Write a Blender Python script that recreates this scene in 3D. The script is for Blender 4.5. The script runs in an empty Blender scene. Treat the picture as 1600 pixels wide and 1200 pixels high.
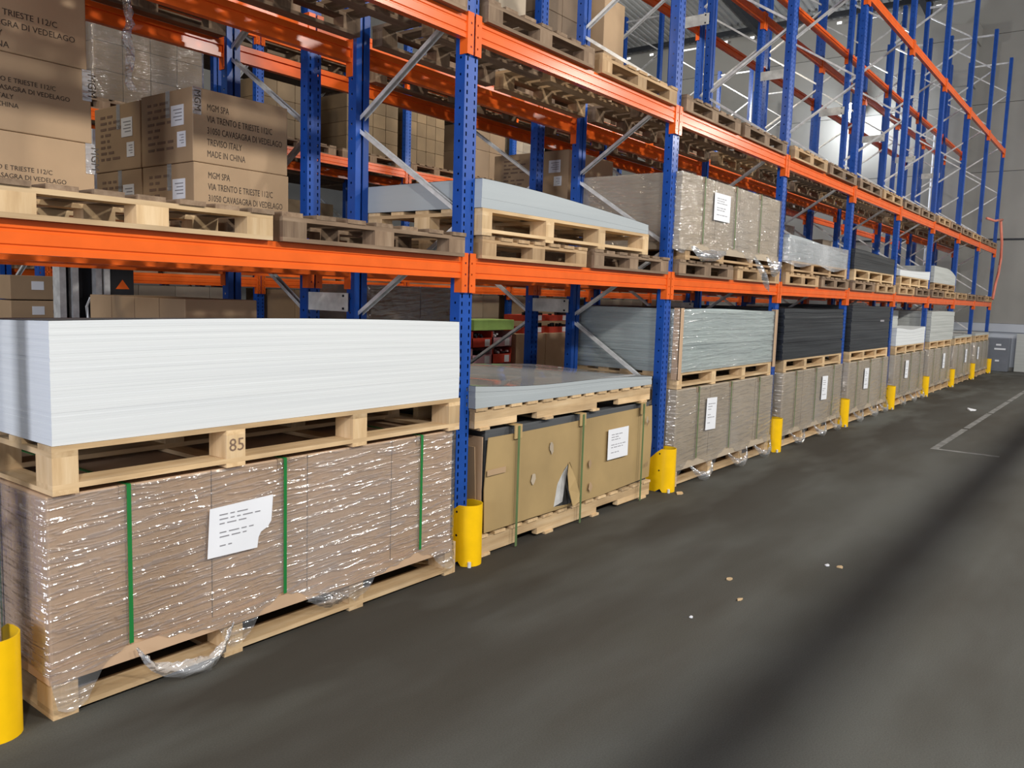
import bpy, bmesh, math, random
from mathutils import Vector, Matrix
random.seed(7)
S = bpy.context.scene
C = S.collection
PI = math.pi

# ------------------------------------------------------------------ camera
F_PX, YAW, PIT, ROL = 1284.95, 0.6512, -0.1073, 0.0312
CX, CY, CZ = -3.995, -3.4355, 1.75
cd = bpy.data.cameras.new('camera'); cam = bpy.data.objects.new('camera', cd); C.objects.link(cam)
d = Vector((math.cos(YAW)*math.cos(PIT), math.sin(YAW)*math.cos(PIT), math.sin(PIT)))
r = d.cross(Vector((0, 0, 1))).normalized(); u = r.cross(d)
r2 = math.cos(ROL)*r + math.sin(ROL)*u; u2 = -math.sin(ROL)*r + math.cos(ROL)*u
cam.matrix_world = Matrix(((r2.x, u2.x, -d.x, CX), (r2.y, u2.y, -d.y, CY), (r2.z, u2.z, -d.z, CZ), (0, 0, 0, 1)))
cd.sensor_fit = 'HORIZONTAL'; cd.sensor_width = 36; cd.lens = 36*F_PX/1600
cd.clip_start = 0.05; cd.clip_end = 200
S.camera = cam

# ------------------------------------------------------------------ world, exposure, lights
S.view_settings.view_transform = 'Standard'; S.view_settings.look = 'None'
S.view_settings.exposure = 0.0; S.view_settings.gamma = 1; S.view_settings.use_curve_mapping = False
w = bpy.data.worlds.new('world'); S.world = w; w.use_nodes = True
w.node_tree.nodes['Background'].inputs[0].default_value = (0.86, 0.90, 1.0, 1)
w.node_tree.nodes['Background'].inputs[1].default_value = 0.40

def area(name, loc, target, size, power, col=(1, .93, .82), sy=None):
    l = bpy.data.lights.new(name, 'AREA'); l.energy = power; l.color = col; l.size = size
    l.shape = 'DISK' if sy is None else 'RECTANGLE'
    if sy: l.size_y = sy
    o = bpy.data.objects.new(name, l); C.objects.link(o); o.location = loc
    o.rotation_euler = (Vector(target)-Vector(loc)).to_track_quat('-Z', 'Y').to_euler()
    return o
for i, x in enumerate((-7.0, -0.5, 6.0, 12.5, 19.0)):
    area('aisle_lamp', (x, -8.0, 6.6), (x+.3, 0.3, 1.0), .55, 440, (1, .955, .88))
area('door_daylight', (-13, -3.2, 3.0), (0, -.6, 1.3), 3.0, 760, (.88, .90, 1), 3.0)
area('rear_aisle_lamp', (-4, 3.9, 6.2), (3, 6.6, 3.9), .8, 85, (1, .84, .60))
area('rear_aisle_lamp', (7, 3.9, 7.0), (9, 6.4, 3.0), .8, 170, (1, .90, .72))

area('end_wall_fill', (15.5, 8.5, 8.8), (24, 10.5, 8.0), .8, 260, (1, .97, .90))  # added fill light that brightens the end wall, no fixture modelled

# ------------------------------------------------------------------ materials
def nmat(name):
    m = bpy.data.materials.new(name); m.use_nodes = True; nt = m.node_tree
    return m, nt, nt.nodes['Principled BSDF'], nt.nodes, nt.links
def tex(N, L, scale, detail=3, coord='Object', vec=(1, 1, 1), rough=.5, rnd=False):
    tc = N.new('ShaderNodeTexCoord'); mp = N.new('ShaderNodeMapping'); mp.inputs['Scale'].default_value = vec
    L.new(tc.outputs[coord], mp.inputs[0])
    if rnd:
        oi = N.new('ShaderNodeObjectInfo'); mu = N.new('ShaderNodeMath'); mu.operation = 'MULTIPLY'; mu.inputs[1].default_value = 37
        L.new(oi.outputs['Random'], mu.inputs[0]); L.new(mu.outputs[0], mp.inputs['Location'])
    n = N.new('ShaderNodeTexNoise'); n.inputs['Scale'].default_value = scale; n.inputs['Detail'].default_value = detail
    n.inputs['Roughness'].default_value = rough
    L.new(mp.outputs[0], n.inputs['Vector']); return n
def ramp(N, L, src, stops):
    r = N.new('ShaderNodeValToRGB'); e = r.color_ramp.elements
    while len(e) < len(stops): e.new(.5)
    for k, (p, c) in enumerate(stops):
        e[k].position = p; e[k].color = (*c, 1) if len(c) == 3 else c
    L.new(src, r.inputs[0]); return r
def bump(N, L, src, bs, st=.3, dist=.01):
    b = N.new('ShaderNodeBump'); b.inputs['Strength'].default_value = st; b.inputs['Distance'].default_value = dist
    L.new(src, b.inputs['Height']); L.new(b.outputs[0], bs.inputs['Normal']); return b
def paint(name, col, rough=.35, metal=0.0, var=.12, coat=0.0, scale=6, spec=.25):
    m, nt, b, N, L = nmat(name)
    n = tex(N, L, scale, 4, rnd=True)
    lo = tuple(c*(1-var) for c in col); hi = tuple(min(1, c*(1+var)) for c in col)
    L.new(ramp(N, L, n.outputs[0], [(.3, lo), (.7, hi)]).outputs[0], b.inputs['Base Color'])
    b.inputs['Roughness'].default_value = rough; b.inputs['Metallic'].default_value = metal
    b.inputs['Coat Weight'].default_value = coat; b.inputs['Specular IOR Level'].default_value = spec; b.inputs['Coat Roughness'].default_value = .15
    return m
def wood(name, c1, c2, c3, axis):
    m, nt, b, N, L = nmat(name)
    v = [9, 9, 9]; v[axis] = .8
    n = tex(N, L, 2.2, 5, vec=tuple(v), rnd=True, rough=.65)
    k = tex(N, L, 3, 2, vec=(1, 1, 1), rnd=True)
    rp = ramp(N, L, n.outputs[0], [(.25, c1), (.5, c2), (.75, c3)])
    oi = N.new('ShaderNodeObjectInfo'); hs = N.new('ShaderNodeHueSaturation')
    mr = N.new('ShaderNodeMapRange'); mr.inputs['To Min'].default_value = .75; mr.inputs['To Max'].default_value = 1.15
    L.new(oi.outputs['Random'], mr.inputs[0]); L.new(mr.outputs[0], hs.inputs['Value']); L.new(rp.outputs[0], hs.inputs['Color'])
    mx = N.new('ShaderNodeMixRGB'); mx.blend_type = 'MULTIPLY'; mx.inputs[0].default_value = .35
    L.new(hs.outputs[0], mx.inputs[1]); L.new(ramp(N, L, k.outputs[0], [(.35, (.45, .42, .4)), (.6, (1, 1, 1))]).outputs[0], mx.inputs[2])
    L.new(mx.outputs[0], b.inputs['Base Color']); b.inputs['Roughness'].default_value = .75
    bump(N, L, n.outputs[0], b, .35, .004)
    return m
M = {}
NEW = ((.50, .32, .155), (.67, .47, .255), (.78, .59, .36))
OLD = ((.13, .078, .045), (.25, .165, .10), (.36, .26, .17))
MID = ((.30, .18, .085), (.46, .30, .155), (.58, .41, .24))
for k, cs in (('new', NEW), ('old', OLD), ('mid', MID)):
    for a, ax in enumerate('xyz'): M[k+ax] = wood('wood_'+k+'_'+ax, *cs, a)
M['blue'] = paint('blue_paint', (.012, .070, .34), .36, 0, .12, .08)
M['orange'] = paint('orange_paint', (.78, .128, .018), .22, 0, .08, .0, 6, .20)
M['faded_orange'] = paint('faded_orange_paint', (.62, .20, .14), .5)
M['yellow'] = paint('yellow_paint', (.92, .55, .004), .38, 0, .05, .2, 12)
M['zinc'] = paint('galvanised_steel', (.74, .75, .75), .32, .25, .2, 0, 14)
M['cabinet'] = paint('cabinet_paint', (.17, .185, .215), .4, 0, .06)
M['steel_dark'] = paint('dark_steel', (.035, .038, .045), .4, .4, .2)
M['black'] = paint('black_paint', (.012, .013, .018), .4, 0, .2)
M['plate'] = paint('spacer_plate', (.60, .60, .56), .5, .1, .25, 0, 9)
M['paper'] = paint('white_paper', (.80, .82, .86), .6, 0, .03)
M['ink'] = paint('ink', (.06, .045, .035), .7, 0, .1)
M['inkgrey'] = paint('grey_ink', (.28, .28, .30), .7, 0, .1)
M['inkbrown'] = paint('brown_ink', (.20, .13, .09), .7, 0, .1)
M['strap'] = paint('green_strap', (.018, .19, .045), .35, 0, .08)
M['strapdull'] = paint('dull_green_strap', (.11, .17, .07), .4, 0, .1)
M['roof'] = paint('roof_sheet', (.32, .325, .32), .5, .2, .2, 0, 1)
M['green'] = paint('green_card', (.36, .56, .16), .5)
M['red'] = paint('red_card', (.62, .07, .04), .5)
M['pink'] = paint('pink_card', (.62, .36, .40), .5)
M['wallgrey'] = paint('concrete_wall', (.29, .285, .265), .75, 0, .08, 0, .6)
M['base_panel'] = paint('base_wall_panel', (.50, .54, .60), .18, 0, .08, .3, .5)
M['white_line'] = paint('line_paint', (.21, .21, .20), .8, 0, .35, 0, 9)

def cardboard(name, c, var=.1, rough=.7):
    m, nt, b, N, L = nmat(name)
    n = tex(N, L, 2.5, 4, rnd=True); f = tex(N, L, 60, 2, vec=(1, 1, .15), rnd=True)
    lo = tuple(x*(1-var) for x in c); hi = tuple(x*(1+var) for x in c)
    rp = ramp(N, L, n.outputs[0], [(.3, lo), (.7, hi)])
    oi = N.new('ShaderNodeObjectInfo'); hs = N.new('ShaderNodeHueSaturation')
    mr = N.new('ShaderNodeMapRange'); mr.inputs['To Min'].default_value = .88; mr.inputs['To Max'].default_value = 1.08
    L.new(oi.outputs['Random'], mr.inputs[0]); L.new(mr.outputs[0], hs.inputs['Value']); L.new(rp.outputs[0], hs.inputs['Color'])
    L.new(hs.outputs[0], b.inputs['Base Color']); b.inputs['Roughness'].default_value = rough
    bump(N, L, f.outputs[0], b, .15, .002)
    return m
M['card'] = cardboard('cardboard', (.42, .285, .165))
M['card_pink'] = cardboard('pinkish_cardboard', (.50, .34, .215))
M['card_yel'] = cardboard('yellowish_cardboard', (.41, .285, .125), .12)
M['card_dark'] = cardboard('dark_cardboard', (.20, .14, .09))  # plain dark brown tone for the darker cartons and seams
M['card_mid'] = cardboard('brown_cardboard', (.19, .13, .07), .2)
M['card_grey'] = cardboard('greyish_cardboard', (.43, .355, .26))

def sheets(name, c, c2, rough, zs=90, trans=0, layer=.5):
    m, nt, b, N, L = nmat(name)
    n = tex(N, L, 1.0, 3, vec=(.5, .5, zs))
    L.new(ramp(N, L, n.outputs[0], [(.35, c2), (.6, c)]).outputs[0], b.inputs['Base Color'])
    b.inputs['Roughness'].default_value = rough
    bump(N, L, n.outputs[0], b, layer, .004)
    return m
M['white_sheet'] = sheets('white_sheets', (.68, .71, .72), (.635, .665, .68), .6, 60, layer=.06)
M['grey_sheet'] = sheets('pale_grey_sheets', (.47, .54, .53), (.36, .42, .42), .3, 30)
M['lightgrey_sheet'] = sheets('light_grey_sheets', (.50, .52, .50), (.42, .44, .42), .45, 40)
M['clear_sheet'] = sheets('frosted_sheets', (.42, .46, .475), (.38, .42, .44), .25, 8, layer=.1)
M['glossy_sheet'] = sheets('glossy_top_sheet', (.50, .50, .48), (.46, .46, .44), .05, 1, layer=0)
M['black_sheet'] = sheets('black_sheets', (.030, .034, .038), (.012, .014, .017), .38, 34, layer=.9)
M['dark_top'] = sheets('dark_sheets', (.085, .09, .095), (.07, .075, .08), .75, 40)

def film(name, milk=.16, gl=.40, bst=1.0, vec=(3.2, 3.2, 22), rotz=0.0):
    """stretch film: clear, wrinkled, glossy"""
    m = bpy.data.materials.new(name); m.use_nodes = True; nt = m.node_tree; N = nt.nodes; L = nt.links
    for n in list(N): N.remove(n)
    out = N.new('ShaderNodeOutputMaterial'); tr = N.new('ShaderNodeBsdfTransparent'); tr.inputs[0].default_value = (.97, .97, .97, 1)
    gs = N.new('ShaderNodeBsdfGlossy'); gs.inputs['Roughness'].default_value = .12; gs.inputs[0].default_value = (1, 1, 1, 1)
    df = N.new('ShaderNodeBsdfDiffuse'); df.inputs[0].default_value = (.8, .82, .85, 1)
    def nz(scale, vec, rot, det=2):
        tc = N.new('ShaderNodeTexCoord'); mp = N.new('ShaderNodeMapping'); mp.inputs['Scale'].default_value = vec
        r0 = N.new('ShaderNodeMapping'); r0.inputs['Rotation'].default_value = (0, rot, 0)
        L.new(tc.outputs['Object'], r0.inputs[0]); L.new(r0.outputs[0], mp.inputs[0])
        n = N.new('ShaderNodeTexNoise'); n.inputs['Scale'].default_value = scale; n.inputs['Detail'].default_value = det
        n.inputs['Distortion'].default_value = .25
        L.new(mp.outputs[0], n.inputs['Vector']); return n
    n1 = nz(1.25, vec, math.radians(3), 2); n2 = nz(3.0, (9, 9, 1.6), math.radians(25)); n3 = nz(1.2, (1, 1, 1), 0)
    ad = N.new('ShaderNodeMath'); ad.operation = 'MULTIPLY_ADD'; ad.inputs[1].default_value = .22
    L.new(n2.outputs[0], ad.inputs[0]); L.new(n1.outputs[0], ad.inputs[2])
    b = N.new('ShaderNodeBump'); b.inputs['Strength'].default_value = bst; b.inputs['Distance'].default_value = .034
    L.new(ad.outputs[0], b.inputs['Height']); L.new(b.outputs[0], gs.inputs['Normal'])
    lw = N.new('ShaderNodeLayerWeight'); lw.inputs[0].default_value = .25; L.new(b.outputs[0], lw.inputs['Normal'])
    f = N.new('ShaderNodeMath'); f.operation = 'MULTIPLY_ADD'; f.inputs[1].default_value = .5; f.inputs[2].default_value = gl*.4; f.use_clamp = True
    L.new(lw.outputs['Fresnel'], f.inputs[0])
    mlk = ramp(N, L, n3.outputs[0], [(.4, (milk*.3,)*3), (.75, (milk,)*3)])
    a = N.new('ShaderNodeMixShader'); L.new(mlk.outputs[0], a.inputs[0]); L.new(tr.outputs[0], a.inputs[1]); L.new(df.outputs[0], a.inputs[2])
    c = N.new('ShaderNodeMixShader'); L.new(f.outputs[0], c.inputs[0]); L.new(a.outputs[0], c.inputs[1]); L.new(gs.outputs[0], c.inputs[2])
    L.new(c.outputs[0], out.inputs[0])
    return m
M['film'] = film('stretch_film')
M['film_soft'] = film('soft_stretch_film', .12, .22, .7)
M['film_milky'] = film('milky_stretch_film', .5, .35, 1.0)
M['film_tape'] = film('clear_tape', .28, .4, .4)

def emis(name, col, st):
    m, nt, b, N, L = nmat(name); b.inputs['Emission Color'].default_value = (*col, 1); b.inputs['Emission Strength'].default_value = st
    return m
M['lamp_glass'] = emis('lamp_glass', (.86, .93, 1), 60)

def floor_mat():
    m, nt, b, N, L = nmat('asphalt_floor')
    n1 = tex(N, L, .35, 5, vec=(.35, 1.6, 1), rough=.6); n2 = tex(N, L, 1.1, 4, vec=(.6, 1.3, 1)); n3 = tex(N, L, 140, 2)
    r1 = ramp(N, L, n1.outputs[0], [(.35, (.070, .065, .054)), (.52, (.100, .101, .091)), (.7, (.118, .121, .111))])
    r2 = ramp(N, L, n2.outputs[0], [(.3, (.72, .70, .66)), (.55, (1, 1, 1)), (.72, (1.0, 1.0, .96))])
    mx = N.new('ShaderNodeMixRGB'); mx.blend_type = 'MULTIPLY'; mx.inputs[0].default_value = .8
    L.new(r1.outputs[0], mx.inputs[1]); L.new(r2.outputs[0], mx.inputs[2])
    m3 = N.new('ShaderNodeMixRGB'); m3.blend_type = 'MULTIPLY'; m3.inputs[0].default_value = .25
    L.new(mx.outputs[0], m3.inputs[1]); L.new(ramp(N, L, n3.outputs[0], [(.35, (.6, .6, .6)), (.65, (1.3, 1.3, 1.3))]).outputs[0], m3.inputs[2])
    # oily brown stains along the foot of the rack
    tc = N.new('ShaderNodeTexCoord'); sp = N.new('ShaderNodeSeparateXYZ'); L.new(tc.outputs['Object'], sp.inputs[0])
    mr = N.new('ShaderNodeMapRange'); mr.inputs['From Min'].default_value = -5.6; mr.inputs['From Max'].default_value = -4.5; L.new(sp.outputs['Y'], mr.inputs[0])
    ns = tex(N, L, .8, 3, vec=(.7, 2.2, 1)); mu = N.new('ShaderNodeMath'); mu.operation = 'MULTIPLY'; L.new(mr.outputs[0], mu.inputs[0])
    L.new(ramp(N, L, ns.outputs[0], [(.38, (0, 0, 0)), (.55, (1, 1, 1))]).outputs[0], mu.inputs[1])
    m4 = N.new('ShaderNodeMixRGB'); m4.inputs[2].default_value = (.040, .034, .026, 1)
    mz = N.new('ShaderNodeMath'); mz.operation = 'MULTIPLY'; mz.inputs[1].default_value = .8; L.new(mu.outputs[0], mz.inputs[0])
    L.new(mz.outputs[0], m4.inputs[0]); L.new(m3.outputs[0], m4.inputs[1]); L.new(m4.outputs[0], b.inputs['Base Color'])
    L.new(ramp(N, L, n2.outputs[0], [(.3, (.75,)*3), (.7, (.95,)*3)]).outputs[0], b.inputs['Roughness']); b.inputs['Specular IOR Level'].default_value = .22
    bump(N, L, n3.outputs[0], b, .25, .002)
    return m
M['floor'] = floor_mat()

# ------------------------------------------------------------------ mesh helpers
_box = {}
class MB:
    def __init__(s): s.v = []; s.f = []
    def box(s, x0, x1, y0, y1, z0, z1):
        k = len(s.v)
        s.v += [(x, y, z) for z in (z0, z1) for y in (y0, y1) for x in (x0, x1)]
        s.f += [tuple(k+i for i in q) for q in ((0, 2, 3, 1), (4, 5, 7, 6), (0, 1, 5, 4), (1, 3, 7, 5), (3, 2, 6, 7), (2, 0, 4, 6))]
        return s
    def quad(s, a, b, c, d):
        k = len(s.v); s.v += [a, b, c, d]; s.f.append((k, k+1, k+2, k+3)); return s
    def tube(s, pts, rad, n=8, flat=1.0):
        pts = [Vector(p) for p in pts]; k = len(s.v)
        for i, p in enumerate(pts):
            t = (pts[min(i+1, len(pts)-1)]-pts[max(i-1, 0)]).normalized()
            a = t.cross(Vector((.13, .2, 1))).normalized(); b2 = t.cross(a)
            for j in range(n):
                q = 2*PI*j/n; s.v.append(tuple(p + a*rad*math.cos(q) + b2*rad*flat*math.sin(q)))
        for i in range(len(pts)-1):
            for j in range(n):
                s.f.append((k+i*n+j, k+i*n+(j+1) % n, k+(i+1)*n+(j+1) % n, k+(i+1)*n+j))
        s.f.append(tuple(k+j for j in range(n))[::-1]); e = k+(len(pts)-1)*n; s.f.append(tuple(e+j for j in range(n)))
        return s
    def mesh(s, name, mat, smooth=False):
        m = bpy.data.meshes.new(name); m.from_pydata(s.v, [], s.f); m.materials.append(M[mat] if isinstance(mat, str) else mat)
        if smooth: m.polygons.foreach_set('use_smooth', [True]*len(m.polygons))
        m.validate(); return m
def link(name, mesh, parent=None, loc=(0, 0, 0), rot=(0, 0, 0)):
    o = bpy.data.objects.new(name, mesh); C.objects.link(o); o.location = loc; o.rotation_euler = rot
    if parent: o.parent = parent
    return o
def bx(name, x0, x1, y0, y1, z0, z1, mat, parent=None, bev=0.0, rot=(0, 0, 0)):
    """box as an object of its own, origin at its centre, mesh shared by size"""
    dx, dy, dz = x1-x0, y1-y0, z1-z0
    key = (round(dx, 3), round(dy, 3), round(dz, 3), mat, bev)
    if key not in _box:
        me = MB().box(-dx/2, dx/2, -dy/2, dy/2, -dz/2, dz/2).mesh(name, mat)
        if bev:
            b = bmesh.new(); b.from_mesh(me); bmesh.ops.bevel(b, geom=b.edges[:], offset=bev, segments=2, affect='EDGES', profile=.5)
            b.to_mesh(me); b.free()
        _box[key] = me
    return link(name, _box[key], parent, ((x0+x1)/2, (y0+y1)/2, (z0+z1)/2), rot)
def tag(o, label, cat, group=None, kind=None):
    if label: o['label'] = label
    if cat: o['category'] = cat
    if group: o['group'] = group
    if kind: o['kind'] = kind
    return o
def thing(name, label, cat, loc=(0, 0, 0), rz=0, group=None):
    o = bpy.data.objects.new(name, None); C.objects.link(o); o.location = loc; o.rotation_euler = (0, 0, rz)
    o.empty_display_size = .1
    return tag(o, label, cat, group)
def struct(name, o=None):
    o['kind'] = 'structure'; return o
def text(s, size, mat, parent, loc, rot, name='lettering', sx=1.0, bold=0.0, align='LEFT', spacing=1.0):
    cu = bpy.data.curves.new('t', 'FONT'); cu.body = s; cu.size = size; cu.resolution_u = 2; cu.offset = bold
    cu.align_x = align; cu.space_character = spacing
    t = bpy.data.objects.new('t', cu)
    me = bpy.data.meshes.new_from_object(t); bpy.data.objects.remove(t); bpy.data.curves.remove(cu)
    me.name = name; me.materials.clear(); me.materials.append(M[mat])
    o = link(name, me, parent, loc, rot); o.scale = (sx, 1, 1)
    return o
FR = (PI/2, 0, 0)                  # lettering on a face that looks to the aisle
LF = (PI/2, 0, -PI/2)              # lettering on a face that looks to the left end

ORD = ['first', 'second', 'third', 'fourth', 'fifth', 'sixth', 'seventh', 'eighth', 'ninth', 'tenth']
BAY = 2.8
def BX(i): return (i-1)*BAY        # x of the frame left of bay i

# ------------------------------------------------------------------ setting
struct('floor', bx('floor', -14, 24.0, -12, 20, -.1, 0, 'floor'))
FW = 24.0
wf = bx('wall_right', FW, FW+.3, -12, 20, -.1, .1, 'wallgrey'); struct('wall_right', wf)
zb = [.1, 1.37, 3.83, 5.78, 7.74, 9.69, 10.95]
for k in range(len(zb)-1):
    for j in range(1):
        y0 = -12
        p = bx('wall_panel', FW, FW+.2, y0+.012, y0+32-.012, zb[k]+.007, zb[k+1]-.007, 'base_panel' if k == 0 else 'wallgrey', wf)
        p.location = tuple(Vector(p.location)-Vector(wf.location))
p = bx('joint_backing', FW+.03, FW+.28, -12, 20, .1, 10.95, 'steel_dark', wf); p.location = tuple(Vector(p.location)-Vector(wf.location))
struct('trim_1', bx('trim_1', FW-.06, FW, -12, 20, 1.13, 1.37, 'base_panel'))
struct('trim_2', bx('trim_2', FW-.03, FW-.002, -12, 20, 3.80, 3.845, 'steel_dark'))
struct('wall_back', bx('wall_back', -14, 24.0, 16, 16.3, 0, 15, 'wallgrey'))
gp = MB()
for k in range(14):
    y = 12.6-k*.95; gp.box(FW-.32, FW-.30, y, y+.14, 10.62, 10.69)
struct('trim_3', link('trim_3', gp.mesh('eave_gap', emis('daylight', (1, 1, .97), 1.6))))
# pillar with bracket and a white pipe
pm = MB(); pm.box(FW-.45, FW-.002, 1.15, 1.65, 0, 9.4); pm.box(FW-.75, FW-.002, 1.05, 1.75, 9.4, 9.9); pm.box(FW-.6, FW-.002, 1.10, 1.70, 8.2, 9.4)
struct('trim_20', link('trim_20', pm.mesh('pillar', 'wallgrey')))
tag(link('drain_pipe', MB().tube([(FW-.2, 2.05, 0), (FW-.2, 2.05, 7.2)], .035, 8).mesh('drain_pipe', 'paper', True)), 'thin white vertical pipe on the far wall beside the grey pillar', 'pipe')
# corrugated roof rising from the far eave
rm = MB(); nrib = 150; y0r, y1r = -12.0, 20.0; sl = .30
prof = []; 
for k in range(nrib):
    a = y0r+(y1r-y0r)*k/nrib; wd = (y1r-y0r)/nrib
    prof += [(a, 0), (a+wd*.45, 0), (a+wd*.6, .07), (a+wd*.9, .07)]
for (ya, za), (yb, zc) in zip(prof, prof[1:]):
    rm.quad((FW+.3, ya, 10.85+za), (FW+.3, yb, 10.85+zc), (-14, yb, 10.85+zc+38.3*.12), (-14, ya, 10.85+za+38.3*.12))
struct('ceiling', link('ceiling', rm.mesh('ceiling', 'roof')))
for j, y in enumerate((-6, 2.5, 7.5, 13.0)):
    o = link('trim_%d' % (4+j), MB().box(-19, 19, -.09, .09, -.35, 0).mesh('rafter', 'steel_dark'), None, (5, y, 10.80+19*.12), (0, math.atan(.12), 0)); struct('', o)
for j, xx in enumerate((23.2, 19, 14, 9)):
    o = bx('trim_%d' % (9+j), xx-.06, xx+.06, -12, 20, 10.58+(24-xx)*.12, 10.74+(24-xx)*.12, 'steel_dark'); struct('', o)
# floodlight on the far wall
fl = thing('floodlight', 'bright white round floodlight shining high up at the far wall behind the racks', 'lamp', (23.35, 4.34, 7.82))
link('housing', MB().tube([(.22, 0, 0), (.0, 0, 0), (-.05, 0, -.02)], .26, 20).mesh('housing', 'zinc'), fl)
lg = link('lens', MB().tube([(-.055, 0, -.02), (-.09, 0, -.03)], .235, 24).mesh('lens', 'lamp_glass', False), fl)
bx('bracket', .1, .65, -.03, .03, .2, .26, 'steel_dark', fl)
fp = bpy.data.lights.new('floodlight_glow', 'SPOT'); fp.energy = 1100; fp.color = (.84, .92, 1); fp.spot_size = 2.7; fp.spot_blend = .6; fp.shadow_soft_size = .22
fo = bpy.data.objects.new('floodlight_glow', fp); C.objects.link(fo); fo.location = (23.1, 4.36, 7.8); fo.rotation_euler = Vector((-1, -.25, -.6)).to_track_quat('-Z', 'Y').to_euler()
fp2 = bpy.data.lights.new('floodlight_spill', 'POINT'); fp2.energy = 260; fp2.color = (.9, .95, 1); fp2.shadow_soft_size = .25
fo2 = bpy.data.objects.new('floodlight_spill', fp2); C.objects.link(fo2); fo2.location = (22.9, 4.3, 7.4)
# unseen bar added over the aisle to cast the floor's soft band of shade
tray = MB().box(-12, 22, -4.84, -4.68, 2.83, 2.93)
tag(link('shade_bar', tray.mesh('shade_bar', 'orange')), 'long orange bar added out of view above the aisle to shade a band of floor', 'shelf')
# painted lane line
ln = MB()
for k in range(7):
    a = 7.30+k*2.4; ln.box(a, a+2.25, -1.53, -1.45, 0, .003)
ln.box(7.30, 7.38, -2.2, -1.53, 0, .003)
tag(link('lane_line', ln.mesh('lane_line', 'white_line')), 'worn pale lane line painted on the dark floor at right', 'floor marking')

# ------------------------------------------------------------------ racks
TOPZ = 8.55
def post_mesh(h):
    m = MB(); P = .05; n = int(h/P); hz = .026; X = [-.06, -.042, -.030, .030, .042, .06]
    for k in range(n):
        z0 = k*P; z1 = z0+(P-hz); z2 = z0+P
        m.quad((-.06, 0, z0), (.06, 0, z0), (.06, 0, z1), (-.06, 0, z1))
        for a, b in ((0, 1), (2, 3), (4, 5)): m.quad((X[a], 0, z1), (X[b], 0, z1), (X[b], 0, z2), (X[a], 0, z2))
        for sx in (-.06, .06):
            if k % 2 == 0:
                m.quad((sx, 0, z0), (sx, .078, z0), (sx, .078, z2), (sx, 0, z2))
            else:
                m.quad((sx, 0, z0), (sx, .078, z0), (sx, .078, z1+.012), (sx, 0, z1+.012))
                m.quad((sx, 0, z1+.012), (sx, .030, z1+.012), (sx, .030, z2), (sx, 0, z2)); m.quad((sx, .042, z1+.012), (sx, .078, z1+.012), (sx, .078, z2), (sx, .042, z2))
    for sx in (-1, 1):
        m.quad((sx*.06, .078, 0), (sx*.010, .078, 0), (sx*.010, .078, n*P), (sx*.06, .078, n*P))
        m.quad((sx*.010, .078, 0), (sx*.010, .066, 0), (sx*.010, .066, n*P), (sx*.010, .078, n*P))
    me = m.mesh('post', 'blue')
    b = bmesh.new(); b.from_mesh(me); bmesh.ops.remove_doubles(b, verts=b.verts, dist=.0004); bmesh.ops.dissolve_degenerate(b, edges=b.edges, dist=1e-5); b.to_mesh(me); b.free()
    return me
POST = post_mesh(TOPZ)
BASE = MB().box(-.07, .07, -.02, .10, 0, .008).mesh('foot_plate', 'blue')
def brace_mesh(y0, z0, y1, z1):
    L = math.hypot(y1-y0, z1-z0)
    m = MB(); m.box(-.0225, .0225, -L/2, L/2, -.013, -.010); m.box(-.0225, -.0195, -L/2, L/2, -.010, .013); m.box(.0195, .0225, -L/2, L/2, -.010, .013)
    return m.mesh('brace', 'zinc')
_br = {}
def frame(x, y, flip, label, group, h=TOPZ):
    """upright frame: two posts, zigzag bracing; flip mirrors the zigzag front to back"""
    t = thing('rack_frame', label, 'rack frame', (x, y, 0), 0, group)
    link('post', POST, t, (0, 0, 0)); link('post', POST, t, (0, 1.06, 0), (0, 0, PI))
    link('foot_plate', BASE, t, (0, 0, 0)); link('foot_plate', BASE, t, (0, .98, 0))
    fr = [.88+1.345*k for k in range(6)]; re = [.20+1.345*k for k in range(7)]
    ya, yb = .055, 1.005
    seq = []
    for k in range(6):
        seq.append((re[k]+.03, fr[k]-.03, 1)); seq.append((fr[k]+.03, re[k+1]-.03, 0))
    for (za, zc, up) in seq:
        p, q = ((yb, za), (ya, zc)) if up else ((ya, za), (yb, zc))
        if flip: p = (1.06-p[0], p[1]); q = (1.06-q[0], q[1])
        if max(p[1], q[1]) > h: continue
        Lr = round(math.hypot(q[0]-p[0], q[1]-p[1]), 2)
        if Lr not in _br: _br[Lr] = brace_mesh(0, 0, Lr, 0)
        ang = math.atan2(q[1]-p[1], q[0]-p[0])
        link('brace', _br[Lr], t, (0, (p[0]+q[0])/2, (p[1]+q[1])/2), (ang, 0, 0))
    link('cross_bar', brace_cross, t, (0, .53, h-.12)); link('cross_bar', brace_cross, t, (0, .53, .12))
    return t
brace_cross = MB().box(-.02, .02, -.455, .455, -.02, .02).mesh('cross_bar', 'zinc')
def beam_mesh(L, H=.13, W=.05):
    # profile with two pressed grooves on the face
    pr = [(0, 0), (0, .022), (.006, .027), (.006, .033), (0, .038), (0, .083), (.006, .088), (.006, .094), (0, .099), (0, H), (W, H), (W, H-.04), (W*.6, H-.04), (W*.6, .03), (W, .03), (W, 0)]
    m = MB(); n = len(pr)
    for x in (-L/2, L/2): m.v += [(x, a, b) for a, b in pr]
    for j in range(n): m.f.append((j, j+n, (j+1) % n+n, (j+1) % n))
    return m.mesh('rack_beam', 'orange')
BEAM = beam_mesh(BAY-.125)
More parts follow.
